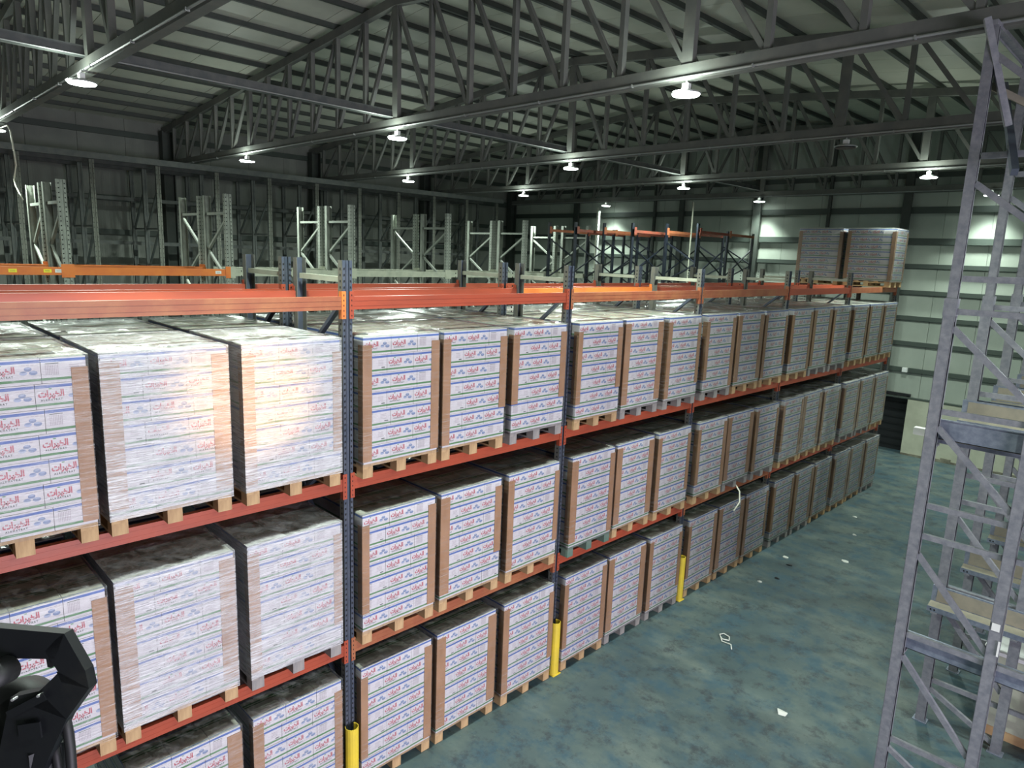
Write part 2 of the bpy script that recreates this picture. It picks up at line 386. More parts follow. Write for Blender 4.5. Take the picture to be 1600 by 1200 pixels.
# ---------------------------------------------------------------- high-bay lamps
LZ = ZB-.085-.145
dif = MB().tube([(0, 0, -.012), (0, 0, .004)], [.145, .155], 24).mesh('diffuser', [M['lamp']])
difoff = MB().tube([(0, 0, -.012), (0, 0, .004)], [.145, .155], 24).mesh('diffuser_off', [M['black']])
hous = MB().tube([(0, 0, .004), (0, 0, .02), (0, 0, .035), (0, 0, .05)], [.165, .165, .12, .06], 24).mesh('housing', [M['housing']], True)
drv = MB().cbox((0, 0, .085), (.08, .06, .06)).mesh('driver_box', [M['whitebox']])
hook = MB().tube([(0, 0, .115), (0, 0, .145)], .012, 6).mesh('hook', [M['housing']])
LX = [.62, -4.97, -10.7, 6.3]  # last row is out of view, added to light the load faces
LXN = ['above the aisle', 'under the ridge', 'beyond the ridge', 'added unseen over the galvanised rack']
for i, x in enumerate(LX):
    for j, y in enumerate(TY):
        off = (i == 0 and j == 2)
        yy = y - (.12 if j == 0 else (.25 if j == 4 else .02))
        x2 = x + (.25 if (i == 0 and j == 4) else 0) - (.12 if (i == 0 and j == 1) else 0)
        L = thing('high_bay_lamp', ('unlit' if off else 'glowing') + ' round lamp %s, on the truss %s' % (LXN[i], TN[j]), 'lamp', (x2, yy, LZ), group='high bay lamps under the trusses')
        obj('diffuser', difoff if off else dif, L); obj('housing', hous, L); obj('driver_box', drv, L); obj('hook', hook, L)
        if j in (0, 4): obj('hanger_arm', MB().bar((0, 0, .148), (0, TY[j]-yy, .148), .03, .012).mesh('hanger_arm', [M['housing']]), L)
        if not off:
            l = bpy.data.lights.new('lamp_light', 'AREA'); l.shape = 'DISK'; l.size = .28; l.energy = LAMP_W; l.color = (.86, 1.0, .90); l.spread = math.radians(165 if j < 4 else 90); l.energy = LAMP_W*(1 if j < 4 else .3)
            lo = bpy.data.objects.new('lamp_light', l); COL.objects.link(lo); lo.location = (x2, yy, LZ-.02)
            l2 = bpy.data.lights.new('lamp_upglow', 'POINT'); l2.shadow_soft_size = .05; l2.energy = LAMP_W*(.17 if j < 4 else .01); l2.color = (.86, 1.0, .90)
            lo2 = bpy.data.objects.new('lamp_upglow', l2); COL.objects.link(lo2); lo2.location = (x2+.0, yy-.2, LZ+.03)

cp = [(-10.56, -.52, 6.83), (-10.30, -.46, 6.86), (-10.15, -.45, 6.75), (-10.0, -.45, 6.42), (-9.93, -.45, 6.17), (-10.2, -.45, 5.95), (-10.14, -.45, 5.84), (-9.88, -.45, 5.70), (-9.61, -.45, 5.58)]
thing('hanging_cord', 'loose white cord dangling beside the lamp at the frame edge', 'cord', me=MB().tube(cp, .012, 6).mesh('hanging_cord', [M['white']], True))

# ---------------------------------------------------------------- pallet loads
CH = .157; CD = .24; NL = 7
LD, LW = .96, .800           # depth (X) and width (Y) of a load
PH = .125


def text_faces(body, size, offset=0.0):
    c = bpy.data.curves.new('lettering', 'FONT'); c.body = body; c.align_x = 'CENTER'; c.align_y = 'CENTER'; c.size = size
    c.resolution_u = 2; c.offset = offset
    o = bpy.data.objects.new('lettering', c); COL.objects.link(o)
    dg = bpy.context.evaluated_depsgraph_get(); dg.update()
    me = bpy.data.meshes.new_from_object(o.evaluated_get(dg))
    V = [tuple(v.co) for v in me.vertices]; Fc = [tuple(p.vertices) for p in me.polygons]
    bpy.data.objects.remove(o); bpy.data.curves.remove(c); bpy.data.meshes.remove(me)
    return V, Fc


ARAB = text_faces('\uFE95\uFE8D\uFEAE\uFEF4\uFEA8\uFEDF\uFE8D', .054, .0024)
LATN = text_faces('A L K H A Y R A T', .0165, .0008)


def put(mb, tf, y, z, x, m, sx=1.0):
    V, Fc = tf; b = len(mb.v)
    mb.v += [(x, y + v[0]*sx, z + v[1]) for v in V]; mb.f += [tuple(b+i for i in f) for f in Fc]; mb.m += [m]*len(Fc)


def ell(mb, y, z, ry, rz_, x, m, n=9):
    mb.poly([(x, y+ry*math.cos(2*math.pi*k/n), z+rz_*math.sin(2*math.pi*k/n)) for k in range(n)], m)


CM = [M['carton'], M['red'], M['ink'], M['pic'], M['pic2'], M['tbl'], M['leaf']]


def carton_mesh(w, style, dx=CD):
    """front is +X, bottom at z=0, centre at y=0"""
    mb = MB(); mb.box(-dx/2, dx/2, -w/2+.0015, w/2-.0015, .0012, CH-.0012)
    X = dx/2 + .0008
    if style in ('logo', 'logo2'):
        cy = -w*.20 if w > .26 else -w*.17
        put(mb, ARAB, cy, CH*.58, X, 1, .80); put(mb, LATN, cy, CH*.345, X, 2, .86)
        ell(mb, cy-.004, CH*.785, .010, .0035, X, 6, 6)
        py = w*.27
        ell(mb, py, CH*.60, .020, .014, X, 3); ell(mb, py-.024, CH*.46, .020, .013, X+.0002, 4); ell(mb, py+.026, CH*.45, .022, .014, X+.0004, 3)
        ell(mb, py-.024, CH*.50, .015, .006, X+.0006, 3, 7); ell(mb, py+.026, CH*.50, .016, .006, X+.0006, 4, 7); ell(mb, py, CH*.64, .014, .006, X+.0006, 4, 7)
        for k in range(3): mb.poly([(X, py-.03+k*.022, CH*.755), (X, py-.013+k*.022, CH*.755), (X, py-.013+k*.022, CH*.775), (X, py-.03+k*.022, CH*.775)], 5)
    elif style == 'table':
        y = -w*.40
        mb.poly([(X, y, CH*.76), (X, y+.07, CH*.76), (X, y+.07, CH*.785), (X, y, CH*.785)], 2)
        for k in range(8): mb.poly([(X, y+.009*k, CH*.32), (X, y+.009*k+.004, CH*.32), (X, y+.009*k+.004, CH*.72), (X, y+.009*k, CH*.72)], 5)
        for k in range(4): mb.poly([(X, w*.12, CH*(.42+.08*k)), (X, w*.34, CH*(.42+.08*k)), (X, w*.34, CH*(.445+.08*k)), (X, w*.12, CH*(.445+.08*k))], 5)
        mb.poly([(X, w*.26, CH*.27), (X, w*.40, CH*.27), (X, w*.40, CH*.32), (X, w*.26, CH*.32)], 2)
    # tape seam on top
    return mb.mesh('carton_' + style, CM)


WL, WS = .280, .240
C_LOGO = carton_mesh(WL, 'logo'); C_LOGOS = carton_mesh(WS, 'logo'); C_TAB = carton_mesh(WS, 'table'); C_TABL = carton_mesh(WL, 'table')
C_SIDE = carton_mesh(.2395, 'logo', .2667)       # seen on the narrow side of a load
C_TOP = MB().box(-CD/2, CD/2, -.1333+.002, .1333-.002, .0012, CH-.0012).mesh('carton_top', [M['carton']])


def stack_mesh(side_skip):
    mb = MB()
    for k in range(NL):
        z0 = k*CH + .0012; z1 = (k+1)*CH - .0012
        top = k == NL-1
        if top: continue
        for a in range(3):           # rows behind the front one
            x1 = LD/2 - CD*(a+1); x0 = x1 - CD + .003
            for b in range(3):
                if side_skip and b == 0: continue
                if b == 1 and a < 2: continue
                mb.box(x0, x1, -LW/2 + .2667*b + .002, -LW/2 + .2667*(b+1) - .002, z0, z1)
    return mb.mesh('carton_stack', [M['carton']])


STACK = stack_mesh(False); STACK_S = stack_mesh(True)
FULL = MB()
for k in range(NL-1):
    for a in range(4):
        for b in range(3):
            if b == 1 and 0 < a < 3: continue
            FULL.box(LD/2-CD*(a+1)+.0015, LD/2-CD*a-.0015, -LW/2+.2667*b+.002, -LW/2+.2667*(b+1)-.002, k*CH+.0012, (k+1)*CH-.0012)
FULL = FULL.mesh('carton_stack_full', [M['carton']])


def wrap_mesh(seed, mat):
    r = random.Random(seed); H = NL*CH
    e = .011; X, Y = LD/2+e, LW/2+e; nx, nz = 7, 9
    mb = MB(); ring = []
    cors = [(X, -Y), (X, Y), (-X, Y), (-X, -Y)]
    for i in range(4):
        a, b = cors[i], cors[(i+1) % 4]
        for k in range(nx): ring.append((a[0]+(b[0]-a[0])*k/nx, a[1]+(b[1]-a[1])*k/nx, k == 0, i))
    n = len(ring)
    for j in range(nz+1):
        z = -.02 + (H+.012+.02)*j/nz
        for (x, y, cor, i) in ring:
            q = 0 if (cor or j == nz) else r.uniform(-.003, .004)
            dx, dy = [(1, 0), (0, 1), (-1, 0), (0, -1)][i]
            mb.v.append((x+dx*q, y+dy*q, z))
    for j in range(nz):
        for k in range(n):
            mb.f.append((j*n+k, j*n+(k+1) % n, (j+1)*n+(k+1) % n, (j+1)*n+k)); mb.m.append(0)
    # crumpled top
    g = 10; b = len(mb.v)
    for i in range(g+1):
        for j in range(g+1):
            edge = i in (0, g) or j in (0, g)
            mb.v.append((-X+2*X*i/g, -Y+2*Y*j/g, H+.012 + (0 if edge else r.uniform(-.004, .014))))
    for i in range(g):
        for j in range(g):
            mb.f.append((b+i*(g+1)+j, b+(i+1)*(g+1)+j, b+(i+1)*(g+1)+j+1, b+i*(g+1)+j+1)); mb.m.append(0)
    return mb.mesh('stretch_wrap', [mat])


WR = {k: [wrap_mesh(s, M[k]) for s in (1, 2, 3)] for k in ('wrap_l', 'wrap_m', 'wrap_h')}


def board_mesh(sy, z0, z1, w=.085):
    """L-shaped cardboard edge protector at the front corner on side sy"""
    X, Y = LD/2+.0015, LW/2+.0015; mb = MB()
    if sy > 0:
        mb.box(X, X+.005, Y-w, Y+.005, z0, z1); mb.box(X-.07, X, Y, Y+.005, z0, z1)
    else:
        mb.box(X, X+.005, -Y-.005, -Y+w, z0, z1); mb.box(X-.07, X, -Y-.005, -Y, z0, z1)
    return mb.mesh('corner_board', [M['board']])


BOARDS = {(sy, i): board_mesh(sy, a, b, w) for sy in (-1, 1) for i, (a, b, w) in enumerate([(.02, 1.03, .085), (.17, 1.0, .07), (.05, 1.05, .11), (.30, 1.02, .085)])}
BACKB = MB().box(-LD/2-.006, -LD/2-.0015, -LW/2-.005, -LW/2+.08, .03, 1.04).box(-LD/2, -LD/2+.07, -LW/2-.006, -LW/2-.0015, .03, 1.04).mesh('corner_board_rear', [M['board']])

PAL = {}
for wn_ in ('wood', 'wood2', 'wood3'):
    mb = MB()
    for x in (-.40, -.2, 0, .2): mb.box(x-.05, x+.05, -.40, .40, PH-.022, PH)
    lead = MB().box(.365, .475, -.40, .40, PH-.022, PH).mesh('lead_board', [M[wn_]])
    stringers = MB()
    for y in (-.35, 0, .35): stringers.box(-.475, .475, y-.05, y+.05, PH-.042, PH-.022)
    skid = MB().box(-.475, .475, -.05, .05, 0, .018).mesh('skid_board', [M[wn_]])
    block = MB().box(.375, .475, -.05, .05, .018, PH-.042).mesh('block', [M[wn_]])
    backb = MB()
    for x in (-.425, 0):
        for y in (-.35, 0, .35): backb.box(x-.05, x+.05, y-.05, y+.05, .018, PH-.042)
    PAL[wn_] = (mb.mesh('pallet_deck', [M[wn_]]), lead, stringers.mesh('pallet_stringers', [M[wn_]]), skid, block, backb.mesh('rear_blocks', [M[wn_]]))


def load(x, y, z, label, group, wrap='wrap_l', wood='wood', front=True, side=False, boards=(0, 0), rz=None, seed=0):
    r = random.Random(seed*77+5)
    L = thing('pallet_load', label, 'pallet load', (x + r.uniform(-.012, .012), y + r.uniform(-.008, .008), z), r.uniform(-.006, .006) if rz is None else rz, group)
    p = PAL[wood]
    P = obj('pallet', p[0], L)
    if front:
        obj('lead_board', p[1], P)
        for yy in (-.35, 0, .35): obj('block', p[4], P, (0, yy, 0)); obj('skid_board', p[3], P, (0, yy, 0))
    obj('stringer_boards', p[2], P); obj('rear_blocks', p[5], P)
    zc = PH + .002
    if front:
        for k in range(NL):
            seq = ((WL, C_LOGO), (WL, C_LOGO), (WS, C_TAB)) if k % 2 == 0 else ((WS, C_TAB), (WL, C_LOGO), (WL, C_LOGO))
            if k in (2,): seq = ((WL, C_TABL), (WL, C_LOGO), (WS, C_LOGOS))
            y0 = -LW/2
            for w_, me_ in seq:
                obj('carton', me_, L, (LD/2-CD/2 + r.uniform(-.0015, .0015), y0+w_/2, zc+k*CH)); y0 += w_
    if side:
        for k in range(NL-1):
            for a in range(3):
                obj('carton', C_SIDE, L, (LD/2-CD*(a+1.5), -LW/2+.1333, zc+k*CH), -math.pi/2)
    for a in range(1 if front else 0, 4):
        for b in range(3):
            if side and b == 0: obj('carton', C_SIDE, L, (LD/2-CD*(a+.5), -LW/2+.1333, zc+(NL-1)*CH), -math.pi/2); continue
            obj('carton', C_TOP, L, (LD/2-CD*(a+.5), -LW/2+.2667*(b+.5), zc+(NL-1)*CH))
    st = obj('carton_stack', (STACK_S if side else STACK) if front else FULL, L, (0, 0, zc)); st['kind'] = 'stuff'
    if front:
        obj('corner_board', BOARDS[(-1, boards[0])], L, (0, 0, zc)); obj('corner_board', BOARDS[(1, boards[1])], L, (0, 0, zc))
    if side: obj('corner_board', BACKB, L, (0, 0, zc))
    obj('stretch_wrap', WR[wrap][seed % 3], L, (0, 0, zc))
    return L


BAY = 2.8
PITCH_ = [.475, 1.35, 2.262]
LEV = {'A': 3.032, 'B': 1.476, 'F': 0.0}
LN = {'A': 'upper beams', 'B': 'middle beams', 'F': 'floor'}
BN = {-1: 'sixth', 0: 'fifth', 1: 'fourth', 2: 'third', 3: 'second', 4: 'first'}
PN = ['nearest stack of three', 'middle stack of three', 'farther stack of three']
PN = ['near side', 'middle', 'far side']
seed = 0
for lv in 'ABF':
    for b in range(-1, 5):
        for i in range(3):
            seed += 1
            if lv == 'F' and b == -1 and i == 0: continue
            wr_ = 'wrap_l'
            if b == -1: wr_ = 'wrap_m' if (i == 0 or lv == 'F') else 'wrap_h'
            if lv in 'B' and b == -1 and i == 0: wr_ = 'wrap_m'
            if (lv == 'B' and b >= 3) or (lv == 'F' and b == 4): wr_ = 'wrap_m'
            wd = 'wood'
            if b >= 1 and (seed*7) % 5 in (0, 3): wd = 'wood2'
            if (lv, b, i) in (('A', 0, 2), ('A', 1, 1), ('B', -1, 2)): wd = 'wood2'
            if (lv, b, i) == ('B', 1, 0): wd = 'wood3'
            bd = (seed % 3, (seed*5+1) % 3)
            if (lv, b, i) == ('A', 0, 2): bd = (3, 3)
            if (lv, b, i) == ('A', 1, 0): bd = (1, 3)
            if (lv, b, i) == ('A', 0, 0): bd = (0, 0)
            if (lv, b, i) == ('A', 0, 1): bd = (0, 3)
            if (lv, b, i) == ('B', 0, 1): bd = (2, 3)
            if (lv, b, i) == ('B', 1, 0): bd = (2, 0)
            load(-.38, b*BAY+PITCH_[i], LEV[lv], 'wrapped white carton pallet load, front row, %s, %s bay from end wall, %s' % (LN[lv], BN[b], PN[i]),
                 'wrapped pallet loads in the front row', wr_, wd, True, False, bd, None, seed)
for lv in 'AB':
    for b in range(-1, 5):
        for i in range(3):
            seed += 1
            load(-1.47, b*BAY+PITCH_[i], LEV[lv], 'wrapped carton pallet load, back row, %s, %s bay from end wall, %s' % (LN[lv], BN[b], PN[i]),
                 'wrapped pallet loads in the back row', 'wrap_l', 'wood', False, False, (0, 0), None, seed)
load(-.36, 13.44, 4.589, 'wrapped carton load on top of the rack, nearer the aisle', 'two loads on top of the rack', 'wrap_l', 'wood', True, True, (0, 0), 0, 201)
load(-1.44, 13.46, 4.589, 'wrapped carton load on top of the rack, farther from the aisle', 'two loads on top of the rack', 'wrap_m', 'wood', True, True, (0, 0), 0, 202)

# ---------------------------------------------------------------- selective rack (frames, beams)
PW, PD = .09, .07          # upright face width (Y) and depth (X)


def perf_post(name, z1, mat, mat_side, flip=1, holes=True, w=PW, d=PD, z0=0.0, hz=.05):
    """open channel upright whose face points to +X*flip; origin on the face plane"""
    mb = MB(); f = flip
    def bx(xa, xb, ya, yb, za, zb, m=0):
        xa, xb = (xa*f, xb*f); mb.box(min(xa, xb), max(xa, xb), ya, yb, za, zb, m)
    bx(-.004, 0, -w/2, -w/6, z0, z1, 0); bx(-.004, 0, w/6, w/2, z0, z1, 0)      # front flanges
    bx(-.016, -.012, -w/6, w/6, z0, z1, 0)                                        # recessed centre
    bx(-.016, 0, -w/6-.003, -w/6, z0, z1, 0); bx(-.016, 0, w/6, w/6+.003, z0, z1, 0)
    bx(-d, -.004, -w/2, -w/2+.004, z0, z1, 1); bx(-d, -.004, w/2-.004, w/2, z0, z1, 1)
    if holes:
        z = z0 + .06
        while z < z1-.03:
            for s in (-1, 1):
                y = s*w/3; hw = w*.075
                pts = [(.0012*f, y-hw*s*1.0, z-.006), (.0012*f, y+hw*s, z-.010), (.0012*f, y+hw*s, z+.008), (.0012*f, y-hw*s, z+.012)]
                mb.poly(pts, 2)
            mb.poly([(-d*.6, -w/2-.0012, z-.008), (-d*.35, -w/2-.0012, z-.008), (-d*.35, -w/2-.0012, z+.010), (-d*.6, -w/2-.0012, z+.010)], 2)
            z += hz
    return mb.mesh(name, [mat, mat_side, M['dark']])


POSTF = perf_post('front_post', 4.88, M['slate'], M['slate2'], 1)
POSTR = perf_post('rear_post', 4.88, M['slate'], M['slate2'], -1)
POSTE = perf_post('end_post', 4.60, M['slate'], M['slate2'], 1); POSTER = perf_post('end_rear_post', 4.60, M['slate'], M['slate2'], -1)
FOOT = MB().box(-.075, .01, -.05, .05, 0, .008).mesh('foot_plate', [M['slate']])
DEP = .76 + .05
ZZ = []
z = .25; s = 0
while z + .62 < 4.75:
    ZZ.append((z, z+.58, s)); z += .62; s ^= 1
braces = []
for (za, zb, s) in ZZ:
    xa, xb = (-.06, -.76) if s == 1 else (-.76, -.06)
    braces.append(MB().bar((xa, 0, za), (xb, 0, zb), .045, .03).mesh('brace', [M['slate']]))
TOPB = MB().box(-.76, -.06, -.022, .022, 4.70, 4.745).mesh('top_brace', [M['cream']])
LOWB = MB().box(-.76, -.06, -.022, .022, .12, .155).mesh('low_brace', [M['slate']])
for row, x in (('front row', 0.0), ('back row', -1.04)):
    for k in range(-1, 6):
        y = k*BAY
        fr = thing('upright_frame', 'slate steel rack upright frame, %s, %s from the end wall' % (row, ['seventh', 'sixth', 'fifth', 'fourth', 'third', 'second', 'first'][k+1]), 'rack frame', (x, y, 0), group='upright frames of the loaded rack')
        a = obj('post', POSTE if k == 5 else POSTF, fr); b = obj('post', POSTER if k == 5 else POSTR, fr, (-.83, 0, 0))
        obj('foot_plate', FOOT, fr); obj('foot_plate', FOOT, fr, (-.77, 0, 0)); obj('low_brace', LOWB, fr)
        for m_ in braces[:-1] if k == 5 else braces: obj('brace', m_, fr)
        if k < 5: obj('top_brace', TOPB, fr)

BL = BAY - PW
def beam_mesh(mat):
    mb = MB().box(-.045, 0, PW/2+.003, BAY-PW/2-.003, 0, .107).box(-.002, .0015, PW/2+.01, BAY-PW/2-.01, .030, .034).box(-.002, .0015, PW/2+.01, BAY-PW/2-.01, .072, .076)
    return mb.mesh('beam_body', [mat])
def conn_mesh(mat, s):
    mb = MB(); y = PW/2 if s > 0 else -PW/2
    a, b = (y-.028, y+.012) if s > 0 else (y-.012, y+.028)
    mb.box(.002, .006, a, b, -.075, .15); mb.box(-.04, .004, b-.004 if s > 0 else a, b if s > 0 else a+.004, -.075, .15)
    for k in range(5):
        zc = -.05+.042*k; yc = (a+b)/2
        mb.poly([(.0072, yc-.004, zc-.006), (.0072, yc+.004, zc-.006), (.0072, yc+.004, zc+.007), (.0072, yc-.004, zc+.007)], 1)
    return mb.mesh('connector', [mat, M['dark']])
BMS = {k: (beam_mesh(M[k]), conn_mesh(M[k], 1), conn_mesh(M[k], -1)) for k in ('orange', 'orange2', 'orange3', 'cream')}
CONN3 = {s: conn_mesh(M['orange3'], s) for s in (1, -1)}


def beam(x, y, z, label, group, kind='orange', flip=False, conn=None):
    m = BMS[kind]; B = thing('rack_beam', label, 'rack beam', (x, y if not flip else y+BAY, z), math.pi if flip else 0, group)
    obj('beam_body', m[0], B); obj('connector', conn[1] if conn else m[1], B); obj('connector', conn[-1] if conn else m[2], B, (0, BAY, 0))
    return B


for zz, lv in ((4.480, 'top level'), (2.925, 'upper level'), (1.369, 'middle level')):
    for b in range(-1, 5):
        for x, nm, fl in ((0, 'aisle side of front row', False), (-.83, 'inner side of front row', True), (-1.04, 'inner side of back row', False), (-1.87, 'far side of back row', True)):
            kind = 'orange'; cn = None
            if x == 0 and lv == 'top level' and b in (-1, 1, 2, 4): kind = 'orange2'
            if x == 0 and lv == 'top level' and b == -1: cn = CONN3
            if x == 0 and lv == 'middle level' and b in (0, 2): kind = 'orange2'
            if x == -.83 and lv == 'top level' and b in (1,): kind = 'orange3'
            beam(x, b*BAY, zz, '%s steel rack beam, %s, %s, %s bay from end wall' % ({'orange': 'orange red', 'orange2': 'faded orange', 'orange3': 'bright orange'}[kind], lv, nm, BN[b]), 'beams of the loaded rack', kind, fl, cn)

# yellow post guards
gp = MB(); n = 12
for k in range(n):
    a0 = math.pi*(-.72+1.44*k/n); a1 = math.pi*(-.72+1.44*(k+1)/n)
    for (ra, rb) in ((.066, .066), (.060, .060)):
        pass
    p = [(.062*math.cos(a0), .062*math.sin(a0)), (.062*math.cos(a1), .062*math.sin(a1)), (.055*math.cos(a1), .055*math.sin(a1)), (.055*math.cos(a0), .055*math.sin(a0))]
    gp.prism(p, 0, .68, 'z')
gp = gp.mesh('guard_shell', [M['yellow']])
gb = MB().box(-.03, .068, -.068, .068, 0, .006).mesh('guard_base', [M['yellow']])
for k, wh in ((0, 'sixth'), (1, 'fifth'), (2, 'fourth')):
    g = thing('post_guard', 'yellow rounded floor guard before the %s rack upright from the end wall' % wh, 'post guard', (.062, k*BAY-.02, 0), group='yellow rack post guards')
    obj('shell', gp, g); obj('base_plate', gb, g)

# ---------------------------------------------------------------- sage-grey rack rows behind
GX = -8.45; GP = 2.715
GF = perf_post('grey_front_post', 5.9, M['greyrack'], M['greyrack'], 1, True, .13, .09, 0, .075)
GR = perf_post('grey_rear_post', 5.9, M['greyrack'], M['greyrack'], -1, True, .13, .09, 0, .075)
gbr = {0: [], 1: []}
for par in (0, 1):
    z = 5.46; s_ = par
    while z - .62 > 2.9:
        xa, xb = (-.07, -1.0) if s_ == 0 else (-1.0, -.07)
        gbr[par].append(MB().bar((xa, 0, z), (xb, 0, z-.60), .045, .045).mesh('grey_brace', [M['greyrack']])); z -= .64; s_ ^= 1
gtop = MB().box(-1.0, -.07, -.03, .03, 5.52, 5.57).mesh('grey_top_brace', [M['greyrack']])
GN = ['sixth', 'fifth', 'fourth', 'third', 'second', 'first']
for row, x in (('front row', GX), ('rear row', GX-1.3)):
    for k in range(0, 6):
        fr = thing('grey_upright_frame', 'sage grey perforated rack frame, %s of grey rack, %s from the end wall' % (row, GN[k]), 'rack frame', (x, -.12+GP*k, 0), group='upright frames of the grey rack')
        obj('post', GF, fr); obj('post', GR, fr, (-1.07, 0, 0)); obj('top_brace', gtop, fr)
        for m_ in gbr[1 if (row == 'rear row' and k % 2) else 0]: obj('brace', m_, fr)
def gbeam(x, k, z, mat, h, label, fl=False):
    mb = MB().box(-.05, 0, .07, GP-.07, 0, h)
    B = thing('grey_rack_beam', label, 'rack beam', (x, -.12+GP*(k+(1 if fl else 0)), z), math.pi if fl else 0, 'beams of the grey rack')
    obj('beam_body', mb.mesh('grey_beam', [mat]), B)
    cm = MB().box(0.002, .008, -.02, .075, -.04, h+.05).mesh('grey_connector', [mat]); cm2 = MB().box(0.002, .008, -.075, .02, -.04, h+.05).mesh('grey_connector', [mat])
    obj('connector', cm, B, (0, .02, 0)); obj('connector', cm2, B, (0, GP-.02, 0))
    return B
for k in range(-1, 5):
    om = k < 1
    mm = M['orange3'] if om else M['cream']; cn = 'bright orange' if om else 'cream'
    for x, nm, fl in ((GX, 'front', False), (GX-1.07, 'inner', True), (GX-1.3, 'second inner', False)):
        B = gbeam(x, k, 4.36, mm, .13, '%s beam of the grey rack, %s face, %s bay from the end wall' % (cn, nm, ['sixth', 'fifth', 'fourth', 'third', 'second', 'first'][k+1]), fl)
        if om and nm == 'front':
            for (yy, mat_) in (((-.88+.12-GP*k), M['lblyel']), ((-.41+.12-GP*k), M['lblyel']), ((-.25+.12-GP*k), M['lblwht'])) if k == -1 else (((2.36+.12), M['lblwht']),):
                me_ = MB().box(.001, .003, -.055, .055, .04, .095).box(.003, .0035, -.035, .035, .058, .062).box(.003, .0035, -.035, .03, .072, .076)
                me_ = me_.mesh('beam_label', [mat_]); me_.materials.append(M['ink'])
                for pi_ in range(6, 18): me_.polygons[pi_].material_index = 1
                obj('label_plate', me_, B, (0, yy, 0))

# ---------------------------------------------------------------- dark drive-in rack along the long wall
LP = perf_post('drive_in_front_post', 6.75, M['dimrack'], M['backsteel'], 1, True, .1, .08, 0, .11)
LP2 = perf_post('drive_in_post', 6.75, M['backsteel'], M['backsteel'], 1, False, .1, .08)
for k in range(-2, 11):
    y = .19 + 1.42*k
    fr = thing('drive_in_frame', 'tall dim drive-in rack frame by the long wall, %s from the end wall' % ORD[10-k], 'rack frame', (-13.5, y, 0), group='drive-in frames by the long wall')
    obj('post', LP, fr); obj('post', LP2, fr, (-1.0, 0, 0)); obj('post', LP2, fr, (-2.0, 0, 0))
    z = 3.4; s = 0
    while z+.95 < 6.7:
        for x0 in (0, -1.0):
            xa, xb = (-.95, -.1) if s == 0 else (-.1, -.95)
            xa, xb = (-.95, -.1)
            if x0 == -1.0 and s: continue
            obj('brace', MB().bar((x0+xb, 0, z+.9), (x0+xa, 0, z), .04, .045).mesh('drive_brace', [M['backsteel']]), fr)
        obj('rung', MB().box(-1.9, -.08, -.02, .02, z-.05, z-.01).mesh('drive_rung', [M['backsteel']]), fr)
        z += .95; s ^= 1
for x, nm in ((-13.42, 'front'), (-14.5, 'middle'), (-15.5, 'wall side')):
    thing('portal_beam', 'long dim top beam of the drive-in rack by the long wall, %s' % nm, 'beam', (x, 0, 6.76), group='top beams of the wall rack', me=MB().box(-.05, .03, -2.9, 14.6, 0, .13).box(-.06, .04, -2.9, 14.6, .12, .135).mesh('portal_beam', [M['backsteel']]))
for z_, nm in ((5.95, 'upper'), (4.85, 'lower')):
    thing('side_rail', 'dim side rail through the wall rack, %s' % nm, 'rail', (-14.95, 0, z_), group='side rails of the wall rack', me=MB().box(-.03, .03, -2.9, 14.6, 0, .09).box(-.03, .09, -2.9, 14.6, 0, .01).mesh('side_rail', [M['backsteel']]))

# ---------------------------------------------------------------- navy racks near the end wall
def navy_frame(x, y, z1, depth, label):
    fr = thing('navy_rack_frame', label, 'rack frame', (x, y, 0), group='navy rack frames near the end wall')
    pm = MB().box(-.045, 0, -.045, .045, 0, z1).mesh('navy_post', [M['navy']])
    obj('post', pm, fr); obj('post', pm, fr, (-depth, 0, 0))
    z = 3.3; s = 0
    while z+.55 < z1:
        xa, xb = (-.04, -depth) if s else (-depth, -.04)
        obj('brace', MB().bar((xa, 0, z), (xb, 0, z+.5), .03, .035).mesh('navy_brace', [M['navy']]), fr); z += .55; s ^= 1
    return fr
def navy_xbrace(x, y0, y1, z0, z1, label):
    t = thing('cross_brace', label, 'brace', (x, 0, 0), group='cross braces of the navy racks')
    for a, b in ((z0, z1), (z1, z0)):
        obj('rod', MB().bar((0 if a < b else .02, y0, a), (0 if a < b else .02, y1, b), .03, .03).mesh('rod', [M['navy']]), t)
rows = [(-7.4, (11.6, 13.3, 15.1), 5.78, 'first'), (-6.1, (12.4, 14.0, 15.8), 5.80, 'second'), (-4.8, (13.5, 15.1, 16.6), 5.84, 'third')]
for x, ys, z1, rn in rows:
    for i, y in enumerate(ys):
        navy_frame(x, y, z1+(.12 if i == 0 else 0), .95, 'navy rack frame, %s navy row from the grey rack, %s from the end wall' % (rn, ['third', 'second', 'first'][i]))
    for i in (0, 1):
        nm = ['outer bay', 'bay by end wall'][i]
        navy_xbrace(x-.06, ys[i], ys[i+1], 4.55, 5.35, 'dark crossed brace rods, %s navy row, %s' % (rn, nm))
        for j, xx in enumerate((x+.03, x-.97)):
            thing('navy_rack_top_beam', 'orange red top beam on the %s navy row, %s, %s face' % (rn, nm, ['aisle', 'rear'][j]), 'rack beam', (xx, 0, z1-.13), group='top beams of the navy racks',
                  me=MB().box(-.03, .02, ys[i]+.05, ys[i+1]-.05, 0, .07).box(.02, .026, ys[i]-.02, ys[i]+.08, -.05, .14).mesh('navy_top_beam', [M['orangedim'] if (i+j) % 2 == 0 else M['orange2']]))
